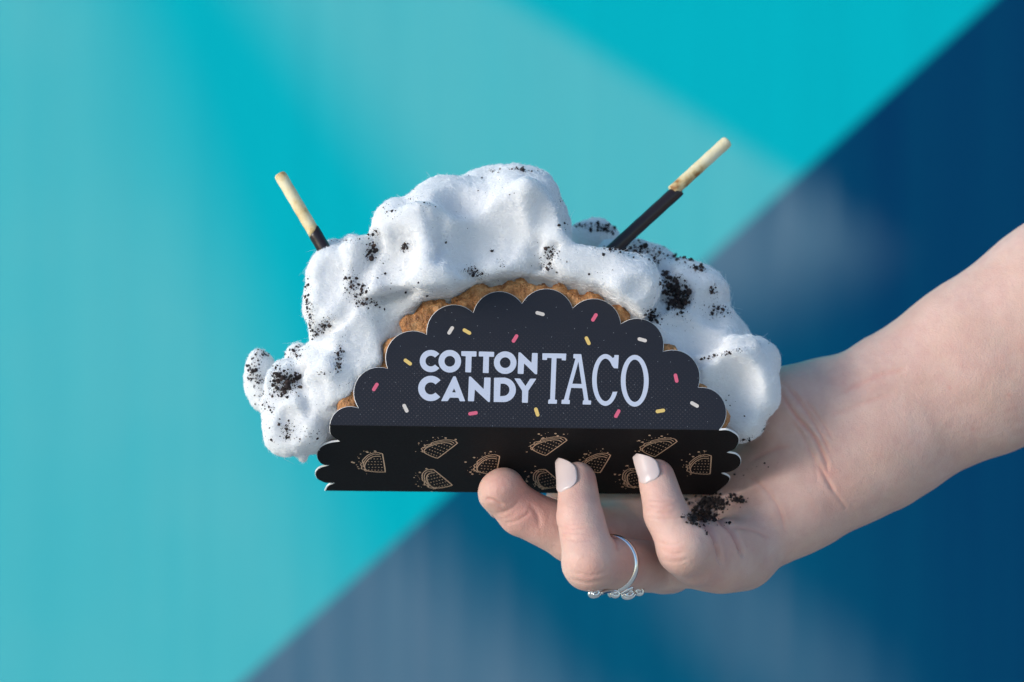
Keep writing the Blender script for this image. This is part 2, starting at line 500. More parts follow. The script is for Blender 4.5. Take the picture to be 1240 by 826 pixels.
def print_mats():
    out = []
    # front: navy-black board with a fine printed halftone
    m, t, b = mat('printed_board_front', rough=0.5)
    b.inputs['Specular IOR Level'].default_value = 0.35
    uvn = nd(t, 'ShaderNodeAttribute', attribute_name='plane')
    vec = uvn.outputs['Vector']
    rot = mapping(t, vec, (1.0, 1.0, 1.0), rot=(0, 0, math.radians(45)))
    vo = nd(t, 'ShaderNodeTexVoronoi', voronoi_dimensions='2D'); vo.inputs['Scale'].default_value = 0.98; vo.inputs['Randomness'].default_value = 0.0
    t.links.new(rot, vo.inputs['Vector'])
    dots = math_(t, 'LESS_THAN', vo.outputs['Distance'], 0.16)
    sep = nd(t, 'ShaderNodeSeparateXYZ'); t.links.new(vec, sep.inputs[0])
    fade = nd(t, 'ShaderNodeMapRange', interpolation_type='SMOOTHSTEP'); fade.inputs[1].default_value = 35; fade.inputs[2].default_value = 20
    # halftone field: an arch that ends below the scallops
    rr = math_(t, 'SQRT', math_(t, 'ADD', math_(t, 'MULTIPLY', sep.outputs[1], sep.outputs[1]), math_(t, 'MULTIPLY', math_(t, 'MULTIPLY', sep.outputs[0], sep.outputs[0]), 0.22)))
    t.links.new(rr, fade.inputs[0])
    nz = noise(t, mapping(t, vec, (0.25, 0.25, 1)), 1.0, 4)
    amt = math_(t, 'MULTIPLY', math_(t, 'MULTIPLY', dots, fade.outputs[0]), math_(t, 'MULTIPLY_ADD', nz, 0.8, -0.05, clamp=True))
    fib = noise(t, mapping(t, vec, (2.5, 2.5, 1)), 1.0, 5)
    base = ramp(t, fib, [(0.3, (0.009, 0.009, 0.015)), (0.75, (0.015, 0.0155, 0.024))])
    scf = noise(t, mapping(t, vec, (0.06, 0.9, 1), rot=(0, 0, 0.3)), 1.0, 6, 0.75)
    base = mix(t, ramp(t, scf, [(0.60, (0, 0, 0)), (0.80, (0.10, 0.10, 0.10))]), base, (0.22, 0.22, 0.26, 1))
    spk = nd(t, 'ShaderNodeTexVoronoi', voronoi_dimensions='2D'); spk.inputs['Scale'].default_value = 0.16
    t.links.new(vec, spk.inputs['Vector'])
    base = mix(t, math_(t, 'MULTIPLY', math_(t, 'LESS_THAN', spk.outputs['Distance'], 0.016), 0.45), base, (0.7, 0.7, 0.74, 1))
    t.links.new(mix(t, amt, base, (0.16, 0.13, 0.13, 1)), b.inputs['Base Color'])
    bump(t, b, fib, 0.12, 0.0003)
    out.append(m)
    m, t, b = mat('printed_board_base', rough=0.62)
    co = objco(t); fib = noise(t, co, 1500, 4)
    t.links.new(ramp(t, fib, [(0.3, (0.010, 0.009, 0.0095)), (0.75, (0.016, 0.0145, 0.015))]), b.inputs['Base Color'])
    b.inputs['Specular IOR Level'].default_value = 0.12
    bump(t, b, fib, 0.12, 0.0003)
    out.append(m)
    m, t, b = mat('white_board', (0.78, 0.77, 0.76, 1), 0.7)
    out.append(m); return out
M_front, M_base, M_white = print_mats()

pack = empty('taco_package', P(633, 596, 20))
tag(pack, 'black printed card taco holder with scalloped edge reading COTTON CANDY TACO', 'package')
fp = card('front_panel', FRONT, F3, pack, [M_front, M_white])
at = fp.data.attributes.new('plane', 'FLOAT_VECTOR', 'POINT')
vv = np.array([v.co for v in fp.data.vertices])*1000 - np.array([0, 0, CAM_Z]) - OC
at.data.foreach_set('vector', np.stack([vv@EU, vv@FV, 0*vv[:, 0]], 1).astype(np.float32).ravel())
tag(fp, 'dark scalloped front panel with white lettering and printed sprinkles')
bp = card('base_panel', BASE, B3, pack, [M_base, M_white])
tag(bp, 'black base panel printed with small copper tacos')
# rear panel mirrors the front across the base
BKO = OC + BV*BDEPTH
BKV = unit(math.cos(math.radians(17))*up0 + math.sin(math.radians(17))*np.array([0, 1.0, 0]))
BKN = np.cross(EU, BKV); BKN = BKN if BKN[1] > 0 else -BKN
card('rear_panel', [(u*1.02, v+0.2) for u, v in FRONT], lambda u, v, off=0: BKO + EU*u + BKV*v + BKN*off, pack, [M_front, M_white])

# crease: the slightly rounded fold between front and base
cv, cq, ct = [], [], []
for i in range(41):
    u0, u1 = f_uv(400, 515)[0] + 0.4, f_uv(870, 521)[0] - 0.4
    u = u0 + (u1-u0)*i/40
    for k in range(5):
        a = k/4; nrm = unit(FN*(1-a)+BN*a)
        c0 = OC + EU*u - FN*0.35 - BN*0.35
        cv.append(c0 + nrm*0.42)
for i in range(40):
    for k in range(4): cq.append((i*5+k, i*5+k+1, (i+1)*5+k+1, (i+1)*5+k))
M_crease, _, _ = mat('rubbed_fold', (0.035, 0.034, 0.042, 1), 0.55)
link('fold', npmesh('fold', np.array(cv), cq), M_crease, pack)

# ------------------------------------------------------------------ printed lettering and sprinkles
def ink(name, c1, c2, rough=0.55):
    m, t, b = mat(name, rough=rough); co = objco(t)
    t.links.new(ramp(t, noise(t, co, 2600, 3), [(0.25, c2), (0.36, c1)]), b.inputs['Base Color']); return m
M_ink = ink('white_ink', (0.56, 0.59, 0.70), (0.30, 0.31, 0.39))
M_ink2 = ink('white_ink_plain', (0.56, 0.59, 0.70), (0.49, 0.52, 0.62))

def flat(name, loops, frame, off, m, parent):
    """flat print: loops = [outer, hole, ...] in plane mm, with a hair of thickness"""
    tri = tessellate_polygon([[Vector((u, v, 0)) for u, v in lp] for lp in loops])
    pts = [p for lp in loops for p in lp]; n = len(pts)
    V = [Vector(W(frame(u, v, off))) for u, v in pts]
    fs = []
    for a, b, c in tri:
        (x1, y1), (x2, y2), (x3, y3) = pts[a], pts[b], pts[c]
        fs.append((a, b, c))
    me = bpy.data.meshes.new(name); me.from_pydata(V, [], fs); me.update()
    return link(name, me, m, parent)

def ell(cx, cy, rx, ry, a0=0, a1=360, n=48):
    full = abs(a1-a0) >= 360
    return [(cx+rx*math.cos(math.radians(a0+(a1-a0)*i/n)), cy-ry*math.sin(math.radians(a0+(a1-a0)*i/n))) for i in range(n if full else n+1)]
def arcstroke(cx, cy, ro, ri, a0, a1, n=44):
    return [ell(cx, cy, ro, ro, a0, a1, n) + ell(cx, cy, ri, ri, a1, a0, n)]
def rnd(pts, r=7):
    """round the corners a little, as ink spreads"""
    out = []; n = len(pts)
    for i in range(n):
        p0, p, p1 = (np.array(pts[k % n], float) for k in (i-1, i, i+1))
        a = min(r, 0.4*np.linalg.norm(p0-p)); b = min(r, 0.4*np.linalg.norm(p1-p))
        A, B = p + unit(p0-p)*a, p + unit(p1-p)*b
        for t in (0, 0.33, 0.67, 1): out.append(tuple((1-t)**2*A + 2*t*(1-t)*p + t*t*B))
    return out
L1 = [
    arcstroke(207, 173, 104, 50, 40, 320), [ell(385, 175, 106, 106), ell(385, 175, 50, 50)],
    [rnd([(492, 80), (636, 82), (635, 131), (590, 130), (585, 280), (530, 278), (535, 127), (494, 125)])],
    [rnd([(658, 83), (802, 87), (800, 134), (753, 132), (750, 286), (695, 284), (700, 130), (657, 130)])],
    [ell(905, 188, 106, 106), ell(905, 188, 50, 50)],
    [rnd([(1030, 91), (1048, 92), (1152, 190), (1157, 97), (1210, 98), (1205, 297), (1187, 297), (1082, 195), (1077, 294), (1022, 292)])],
    arcstroke(207, 430, 119, 57, 40, 318),
    [rnd([(418, 316), (440, 316), (530, 550), (480, 551), (467, 518), (385, 516), (365, 549), (303, 549)]), [(425, 430), (442, 467), (407, 466)]],
    [rnd([(565, 318), (582, 318), (703, 437), (708, 327), (768, 328), (762, 557), (746, 557), (620, 440), (612, 551), (555, 549)])],
    [rnd([(800, 330), (880, 328)], 1)[2:6] + ell(888, 443, 117, 115, 88, -88, 24) + [(797, 557)], [(862, 385)] + ell(885, 443, 60, 58, 88, -88, 20) + [(856, 503)]],
    [rnd([(990, 335), (1045, 337), (1095, 408), (1140, 338), (1198, 338), (1122, 452), (1117, 565), (1062, 563), (1064, 452)])],
]
L2 = [
    [rnd([(130, 100), (355, 103), (350, 168), (310, 165), (313, 148), (263, 146), (248, 535), (268, 537), (266, 574), (183, 573), (187, 535), (203, 533), (217, 145), (175, 143), (173, 163), (130, 162)], 5)],
    [rnd([(422, 107), (495, 108), (562, 542), (588, 544), (585, 582), (507, 580), (511, 543), (522, 541), (505, 428), (400, 424), (376, 537), (388, 539), (386, 577), (308, 574), (312, 537), (332, 535), (440, 150), (420, 146)], 5), [(468, 180), (499, 388), (411, 386)]],
    [ell(722, 350, 125, 243, 58, 333, 44) + ell(722, 350, 82, 200, 326, 42, 40) + [(802, 240), (840, 242), (847, 117), (807, 116), (804, 138)]],
    [ell(997, 358, 131, 243), ell(997, 358, 86, 199)],
]
# O rows lean with the card; crop pixels -> photograph pixels -> card plane
for loops in L1:
    flat('letter', [[f_uv(495+x/7.75, 415+y/7.75) for x, y in lp] for lp in loops], F3, 0.05, M_ink, fp)
for loops in L2:
    flat('letter', [[f_uv(640+x/7.75, 415+y/7.75) for x, y in lp] for lp in loops], F3, 0.05, M_ink2, fp)

SPR = {'w': mat('sprinkle_cream_ink', (0.68, 0.60, 0.54, 1), 0.55)[0], 'y': mat('sprinkle_yellow_ink', (0.78, 0.53, 0.16, 1), 0.55)[0], 'p': mat('sprinkle_pink_ink', (0.72, 0.12, 0.20, 1), 0.55)[0]}
for x, y, a, c in [(545.7, 400.2, 60, 'w'), (565.4, 401.6, -30, 'y'), (623.7, 410, 60, 'p'), (493.8, 438.5, -35, 'y'), (454.5, 468.7, 60, 'p'),
                   (491, 494.5, -63, 'w'), (572.8, 500.6, 10, 'p'), (654, 379.8, -15, 'w'), (719.8, 384.5, 60, 'p'), (711.6, 412.7, -65, 'y'),
                   (777.7, 411.6, -15, 'w'), (818.7, 458, -78, 'p'), (841, 489.9, -30, 'w'), (650, 499, -72, 'y'), (747.5, 501, 62, 'p'), (799.7, 497.7, 10, 'y')]:
    cu, cv_ = f_uv(x, y); ca, sa = math.cos(math.radians(a)), math.sin(math.radians(a))
    lp = []
    hl, r = 0.95, 0.58
    for k in range(9): th = math.radians(-90+180*k/8); lp.append((hl+r*math.cos(th), r*math.sin(th)))
    for k in range(9): th = math.radians(90+180*k/8); lp.append((-hl+r*math.cos(th), r*math.sin(th)))
    flat('printed_sprinkle', [[(cu+p*ca-q*sa, cv_+p*sa+q*ca) for p, q in lp]], F3, 0.05, SPR[c], fp)

# copper line drawings of tacos on the base
M_cop, t_, b_ = mat('copper_ink', (0.82, 0.53, 0.34, 1), 0.5)
def ribbon(pts, wd, closed=False):
    pts = [np.array(p, float) for p in pts]; n = len(pts); V = []; Q = []
    for i in range(n):
        a = pts[i-1] if (i > 0 or closed) else pts[i]; b = pts[(i+1) % n] if (i < n-1 or closed) else pts[i]
        t = unit(b-a); nn = np.array([-t[1], t[0]])
        V += [pts[i]+nn*wd/2, pts[i]-nn*wd/2]
    for i in range(n if closed else n-1):
        j = (i+1) % n; Q.append((2*i, 2*i+1, 2*j+1, 2*j))
    return V, Q
def draw_taco(px, py, rot, sc_=1.0):
    cu, cv_ = b_uv(px, py); V, Q, T = [], [], []
    R = math.radians(rot); ca, sa = math.cos(R), math.sin(R)
    s = sc_ / 5.167 / K
    def tr(x, y):                    # crop units, y down, depth un-foreshortened
        x, y = x*s*1.04, y*s*2.02
        return (cu + x*ca - y*sa, cv_ + x*sa + y*ca)
    def add(v, q):
        o = len(V); V.extend(v); Q.extend([tuple(i+o for i in f) for f in q])
    inner = smooth_pts([(50, -40), (18, -43), (-18, -30), (-45, -2), (-56, 28), (-40, 50), (10, 57), (58, 58)], 4) + smooth_pts([(66, 56), (70, 48), (62, -50), (56, -60), (45, -61)], 3)
    add(*ribbon([tr(*p) for p in inner], 0.34))
    outer = smooth_pts([(54, -62), (20, -66), (-28, -50), (-66, -14), (-62, -5), (-80, 12), (-72, 22), (-76, 38), (-60, 44), (-52, 52), (-40, 52)], 4)
    add(*ribbon([tr(*p) for p in outer], 0.30))
    add(*ribbon([tr(*p) for p in smooth_pts([(46, -52), (10, -55), (-30, -36), (-58, -2), (-64, 26)], 4)], 0.26))
    for i in range(5):
        for j in range(5):
            x, y = -32 + i*20 + (j % 2)*4, -26 + j*18
            if x < -30 and (y < -8): continue
            if i == 4 and x > 55: continue
            a = [tr(x-3.4, y-1.7), tr(x+3.4, y-1.7), tr(x+3.4, y+1.7), tr(x-3.4, y+1.7)]
            add([np.array(q) for q in a], [(0, 1, 2, 3)])
    rr = random.Random(int(px*7+py))
    for k in range(19):
        an = rr.uniform(75, 255); rad = rr.uniform(85, 150)
        x, y = rad*math.cos(math.radians(an))*0.95 + 6, -rad*math.sin(math.radians(an))*0.62
        w_ = rr.choice([3, 4, 6, 9])
        a = [tr(x+w_*math.cos(q*1.047)*0.9, y+w_*0.45*math.sin(q*1.047)) for q in range(6)]
        add([np.array(q) for q in a], [(0, 1, 2, 3), (0, 3, 4, 5)])
    me = bpy.data.meshes.new('printed_taco')
    me.from_pydata([Vector(W(B3(v[0], v[1], 0.05))) for v in V], [], Q); me.update()
    link('printed_taco', me, M_cop, bp)
for x, y, r_ in [(452, 560.5, 0), (531, 542, 36), (525.5, 581, -28), (590, 562.5, 8), (663, 538.5, 36), (660, 581, -28), (720.7, 560, 17), (796, 540, 36), (768, 580, -28), (847.6, 563, 0)]:
    draw_taco(x, y, r_)

# ------------------------------------------------------------------ waffle shell
def waffle_material():
    m, t, b = mat('fried_waffle', rough=0.42)
    co = objco(t)
    n1 = noise(t, co, 260, 5); n2 = noise(t, co, 1100, 4)
    f = math_(t, 'ADD', math_(t, 'MULTIPLY', n1, 0.7), math_(t, 'MULTIPLY', n2, 0.3))
    t.links.new(ramp(t, f, [(0.32, (0.12, 0.040, 0.012)), (0.44, (0.40, 0.165, 0.052)), (0.58, (0.60, 0.29, 0.11)), (0.72, (0.72, 0.45, 0.23))]), b.inputs['Base Color'])
    b.inputs['Subsurface Weight'].default_value = 0.15; b.inputs['Subsurface Radius'].default_value = (0.002, 0.001, 0.0005); b.inputs['Subsurface Scale'].default_value = 1.0
    bump(t, b, math_(t, 'ADD', n2, noise(t, co, 480, 3)), 0.9, 0.0012)
    return m
WPX = [(379, 562), (377, 538), (380, 514), (397, 492), (421, 481), (441, 452), (460, 442), (460, 416), (479, 400), (487, 380), (510, 364), (544, 359), (555, 354),
       (575, 344), (602, 336), (640, 334), (683, 342), (722, 351), (757, 372), (788, 391), (808, 411), (836, 436), (851, 456), (860, 472), (886, 506), (893, 526), (892, 560)]
WPOLY = [f_uv(*p) for p in WPX]
PROF = [(62, 3.4), (14, 3.4), (6, 5.5), (2.5, 12), (-1.5, 24), (-2, 31), (3, 36.5), (62, 45)]
WG = grid((-72, -16, 0), (72, 56, 52), 0.75)      # local (u, v, w)
def waffle():
    U, Vv, Ww = WG
    prof = None
    v2, w2 = np.broadcast_arrays(Vv[0], Ww[0])
    for (a0, a1), (b0, b1) in zip(PROF[:-1], PROF[1:]):
        ex, ey = b0-a0, b1-a1
        t = np.clip(((v2-a0)*ex + (w2-a1)*ey)/(ex*ex+ey*ey), 0, 1)
        d = np.hypot(v2-a0-ex*t, w2-a1-ey*t)
        prof = d if prof is None else np.minimum(prof, d)
    prof = (prof - 1.9)[None].astype(np.float32)
    pl = poly_sdf(WPOLY, U[:, :, 0], Vv[:, :, 0]).astype(np.float32)[:, :, None]
    F = smax(prof, pl + 1.6, 2.0)
    rr = random.Random(5)
    # bubbly rolled rim
    L = [np.array(p) for p in WPOLY]
    for i in range(len(L)-1):
        seg = L[i+1]-L[i]; n = max(1, int(np.linalg.norm(seg)/4.2))
        for k in range(n):
            p = L[i] + seg*(k+rr.random()*0.9)/n; r = rr.uniform(1.7, 4.4)
            c = np.array([0.0, 4.0])-p; c = c/np.linalg.norm(c)
            p = p + c*r*rr.uniform(0.6, 1.1)
            if p[1] < 5: continue
            for wz in (3.6 + rr.uniform(0, 1.6), 44.5):
                F = smin(F, np.sqrt((U-p[0])**2 + (Vv-p[1])**2 + ((Ww-wz)/0.85)**2) - np.float32(r), 0.8)
    V, Q = surface_nets(F, (-72, -16, 0), 0.75)
    V = relax(V, Q, 2)
    N = vnormals(V, Q)
    p = V
    n1 = fbm(p/3.1, 3); n2 = 1-np.abs(perlin(p/1.9+9))*2
    n3 = np.clip(perlin(p/2.3+50)-0.22, 0, 1)
    V = V + N*(0.8*n1 + 0.40*n2 - 0.25 - 2.6*n3)[:, None]
    return OC + V[:, :1]*EU + V[:, 1:2]*FV - V[:, 2:3]*FN, Q
wv, wq = waffle()
wq = wq[:, ::-1] if np.dot(np.cross(EU, FV), -FN) < 0 else wq
ws = link('waffle_shell', npmesh('waffle_shell', wv, wq), waffle_material())
tag(ws, 'golden brown bubbly waffle shell folded inside the black card holder', 'waffle')

# ------------------------------------------------------------------ cotton candy
def candy_material():
    m, t, b = mat('spun_sugar', (0.86, 0.865, 0.88, 1), 0.95)
    co = objco(t)
    b.inputs['Subsurface Weight'].default_value = 1.0
    b.inputs['Subsurface Radius'].default_value = (0.0065, 0.0065, 0.0068); b.inputs['Subsurface Scale'].default_value = 1.0
    b.inputs['Specular IOR Level'].default_value = 0.03
    fine = noise(t, mapping(t, co, (1, 1, 1.7)), 900, 6, 0.65); mid = noise(t, co, 230, 5, 0.6)
    bump(t, b, math_(t, 'ADD', math_(t, 'MULTIPLY', fine, 0.8), mid), 0.85, 0.0016)
    return m
LUMPS = [  # photograph px, py, depth mm, radii px (x, depth, y), rotation
    (568, 305, 28, 108, 95, 92, 0), (625, 268, 26, 59, 78, 64, 0.2), (492, 288, 22, 44, 72, 46, 0), (545, 264, 26, 60, 80, 48, 0.35),
    (592, 252, 36, 70, 70, 47, 0.2), (655, 300, 30, 40, 70, 50, 0),
    (515, 340, 12, 70, 60, 54, 0), (605, 360, 14, 70, 55, 42, 0), (468, 350, 18, 46, 62, 50, 0),
    (700, 350, 16, 46, 52, 44, 0.1), (755, 352, 15, 46, 58, 48, -0.15), (728, 338, 16, 64, 50, 33, -0.05),
    (407, 338, 24, 37, 62, 44, 0.3), (428, 312, 24, 20, 50, 26, 0.3), (393, 366, 26, 26, 60, 42, 0), (425, 395, 24, 50, 75, 60, 0), (448, 440, 24, 62, 75, 70, 0),
    (405, 470, 22, 58, 75, 58, 0.6), (372, 508, 20, 46, 62, 44, 0.6), (348, 520, 20, 27, 50, 33, 0.2), (345, 488, 22, 25, 50, 30, 0),
    (347, 462, 18, 26, 40, 24, 0), (318, 460, 34, 19, 22, 40, 0.15), (329, 488, 32, 12, 18, 26, 0.3), (357, 436, 28, 15, 25, 18, 0),
    (520, 410, 26, 110, 70, 90, 0), (640, 430, 26, 210, 70, 85, 0), (780, 440, 28, 100, 66, 80, 0),
    (766, 345, 46, 70, 66, 50, -0.2), (716, 292, 60, 36, 30, 24, 0), (775, 322, 60, 48, 34, 30, -0.2), (825, 372, 40, 62, 70, 62, -0.5), (862, 415, 36, 48, 70, 50, -0.5),
    (885, 450, 22, 56, 62, 42, -0.42), (893, 492, 24, 40, 58, 42, 0.3), (918, 440, 26, 30, 48, 38, 0.2), (905, 465, 22, 40, 56, 48, 0.5), (858, 470, 24, 40, 62, 55, 0),
    (366, 548, 18, 6, 20, 9, 0), (370, 557, 17, 4.5, 12, 8, 0.3)]
def candy():
    lo, hi = P(285, 590, 0), P(965, 185, 0)
    h = 0.88
    org = (lo[0]*1.03, -14, lo[2]*1.03)
    FD = Field(org, (hi[0]*1.06, 74, hi[2]*1.06), h)
    X, Y, Z = FD.G; shp = FD.shape
    # domain warp so that lumps are not ellipsoids
    c = 4
    gx, gy, gz = X[::c, 0, 0], Y[0, ::c, 0], Z[0, 0, ::c]
    cc = np.stack(np.meshgrid(gx, gy, gz, indexing='ij'), -1).reshape(-1, 3)
    def up(a):
        a = a.reshape(len(gx), len(gy), len(gz))
        for ax in range(3):
            n = shp[ax]; pos = np.minimum(np.arange(n)/c, a.shape[ax]-1.001); i = pos.astype(int); f = (pos-i).astype(np.float32)
            sh = [1, 1, 1]; sh[ax] = n
            a = np.take(a, i, ax)*(1-f.reshape(sh)) + np.take(a, np.minimum(i+1, a.shape[ax]-1), ax)*f.reshape(sh)
        return a.astype(np.float32)
    FD.warp = [up(fbm(cc/19 + s_, 2))*4.2 for s_ in (0, 41, 77)]
    for px, py, d, rx, rd, ry, rot in LUMPS:
        s_ = (DIST+d)/DIST/K
        FD.ellip(P(px, py, d), (rx*s_, rd*s_*0.93, ry*s_), 1.0, rot)
    # pulled folds: broad ridges that melt into the heap
    for a, b, r in FOLDS:
        FD.cone(P(*a), P(*b), r, r*0.7, 6.0)
    # torn hollows: each leaves a crisp rim
    rr = random.Random(3)
    for px, py, R, dep in SCOOPS:
        q = P(px, py, 20); i = int((q[0]-org[0])/h); k = int((q[2]-org[2])/h)
        col_ = np.nonzero(FD.F[i, :, k] < 0)[0]
        if not len(col_): continue
        d = org[1] + col_[0]*h
        c0 = P(px, py, d); c0[1] = d - (R - dep)*0.8
        sl, g = FD.sub(c0-R-8, c0+R+8)
        FD.F[sl] = smax(FD.F[sl], -ellip(g, c0, (R*rr.uniform(0.7, 1.1), R*0.8, R*rr.uniform(0.7, 1.1)), rr.uniform(-1, 1)), 1.3)
    # deep folds where one tuft lies against the next
    def front(px, py):
        q = P(px, py, 20); i = int((q[0]-org[0])/h); k = int((q[2]-org[2])/h)
        c_ = np.nonzero(FD.F[i, :, k] < 0)[0]
        return org[1] + c_[0]*h if len(c_) else None
    for pts, r in CREASES:
        pl = [(x, y, front(x, y)) for x, y in smooth_pts(pts, 3)]
        pl = [P(x, y, d) for x, y, d in pl if d is not None]
        for a, b in zip(pl[:-1], pl[1:]):
            if np.linalg.norm(a-b) > 14: continue
            sl, g = FD.sub(np.minimum(a, b)-r-6, np.maximum(a, b)+r+6)
            FD.F[sl] = smax(FD.F[sl], -cone(g, a, b, r, r), 1.6)
    F = FD.F
    # the sugar gives way to the shell and the card
    dx, dy, dz = X-np.float32(OC[0]), Y-np.float32(OC[1]), Z-np.float32(OC[2])
    f32 = lambda q: q.astype(np.float32)
    u = (dx*f32(EU)[0]+dy*f32(EU)[1]+dz*f32(EU)[2]); v = (dx*f32(FV)[0]+dy*f32(FV)[1]+dz*f32(FV)[2]); ww = -(dx*f32(FN)[0]+dy*f32(FN)[1]+dz*f32(FN)[2])
    gu = np.arange(-90, 90, 0.5); gv = np.arange(-40, 110, 0.5)
    tab = poly_sdf([(a, b) for a, b in WPOLY[1:-1]] + [(WPOLY[-1][0], -25), (WPOLY[0][0], -25)], gu[:, None], gv[None, :]).astype(np.float32)
    pl = tab[np.clip(((u+90)*2).astype(np.int32), 0, len(gu)-1), np.clip(((v+40)*2).astype(np.int32), 0, len(gv)-1)]
    F = smax(F, -np.maximum(pl-0.3, ww-4.6), 1.0)
    F = smax(F, -np.maximum(pl-0.3, 44.0-ww), 1.0)
    V, Q = surface_nets(F, org, h)
    V = relax(V, Q, 1)
    V, Q = subdivide(V, Q)
    N = vnormals(V, Q)
    gate = np.clip(perlin(V/13+31)*2.0+0.45, 0.05, 1)
    n1 = fbm(V/6.0, 2); n2 = 1-2*np.abs(perlin(V/3.6+5)); n3 = fbm(V/1.25+3, 2)
    ux, uy = to_px(V)
    calm = 1 - 0.75*np.exp(-((ux-890)**2 + (uy-480)**2)/55.0**2)      # the right lobe is pulled smooth
    V = V + N*(calm*(0.34*n1 + 0.8*(np.abs(perlin(V/9.5+63))-0.22)*(0.2+gate) + 0.42*n2*gate) + 0.30*n3*(0.3+gate) + 0.16*np.abs(perlin(V/0.75)))[:, None]
    return V, Q
FOLDS = [((640, 226, 8), (684, 292, 8), 4.0), ((505, 262, 4), (520, 320, 2), 3.5), ((668, 314, 8), (740, 308, 8), 3.6),
         ((850, 436, 11), (905, 416, 11), 3.0), ((440, 300, 12), (430, 350, 8), 3.2), ((400, 440, 4), (350, 505, 8), 3.4), ((540, 330, 2), (600, 322, 2), 3.2)]
CREASES = [([(458, 280), (449, 303), (440, 330), (432, 352), (412, 380), (386, 402)], 2.4), ([(668, 302), (664, 318), (672, 330)], 1.8), ([(800, 310), (810, 345), (806, 372), (788, 392)], 2.6),
           ([(832, 444), (870, 428), (912, 412)], 1.8), ([(372, 500), (362, 478), (366, 450)], 1.7), ([(440, 366), (470, 368), (500, 356)], 1.5), ([(332, 470), (330, 452), (340, 440)], 1.5),
           ([(566, 330), (590, 334), (640, 322), (680, 300)], 1.7), ([(512, 262), (530, 290), (534, 318)], 1.4), ([(412, 418), (410, 446)], 1.3)]
SCOOPS = [(592, 278, 20, 6.5), (470, 312, 11, 3), (660, 262, 13, 4), (398, 335, 11, 2.5), (430, 410, 14, 3), (372, 478, 10, 2), (485, 395, 14, 3),
          (704, 356, 11, 2.0), (770, 350, 11, 2.2), (842, 392, 11, 3.5), (866, 362, 9, 2.5), (884, 488, 18, 2.5), (628, 338, 12, 3), (818, 356, 7, 5), (560, 232, 12, 2.5), (345, 520, 9, 1.5)]
cv3, cq3 = candy()
candy_me = npmesh('cotton_candy', cv3, cq3)
candy_o = link('cotton_candy', candy_me, candy_material())
tag(candy_o, 'big fluffy heap of white cotton candy filling the waffle shell', 'cotton candy')

# loose floss: short hair-fine strands lying on and lifting off the surface
def strands(n=60000):
    Nn = vnormals(cv3, cq3)
    idx = rng.integers(0, len(cv3), n); p = cv3[idx]; nn = Nn[idx]
    r = rng.normal(size=(n, 3)); t = r - nn*np.sum(r*nn, 1)[:, None]; t /= np.linalg.norm(t, axis=1)[:, None]
    b = np.cross(nn, t); L = rng.uniform(0.8, 3.0, n)[:, None]; lift = rng.uniform(0.0, 0.7, n)[:, None]**2.6; cur = rng.normal(0, 0.35, n)[:, None]
    wd = rng.uniform(0.02, 0.05, n)[:, None]; out = []
    lng = rng.random(n) < 0.004; L[lng] *= 2.6; lift[lng] = rng.uniform(0.2, 0.6, (lng.sum(), 1)); cur[lng] *= 2; wd[lng] *= 0.8
    for s_ in (0.0, 0.5, 1.0):
        q = p + t*L*(s_-0.5) + b*cur*L*(s_-0.5)**2*2 + nn*(0.03 + lift*L*s_**2)
        side = unit_rows(np.cross(t + nn*lift*s_, nn*0.6 + b*0.8))
        k = 1.0 if s_ < 0.9 else 0.3
        out += [q + side*wd*k, q - side*wd*k]
    V = np.stack(out, 1).reshape(-1, 3); o = np.arange(n)[:, None]*6
    Q = np.concatenate([o + np.array([[0, 1, 3, 2]]), o + np.array([[2, 3, 5, 4]])])
    return V, Q
def unit_rows(a): return a/np.maximum(np.linalg.norm(a, axis=1), 1e-9)[:, None]
sv_, sq_ = strands()
M_floss, _, bf = mat('sugar_floss', (0.93, 0.94, 0.96, 1), 0.7)
bf.inputs['Specular IOR Level'].default_value = 0.1
fl = link('floss_strands', npmesh('floss_strands', sv_, sq_), M_floss, candy_o)
tag(fl, kind='stuff')

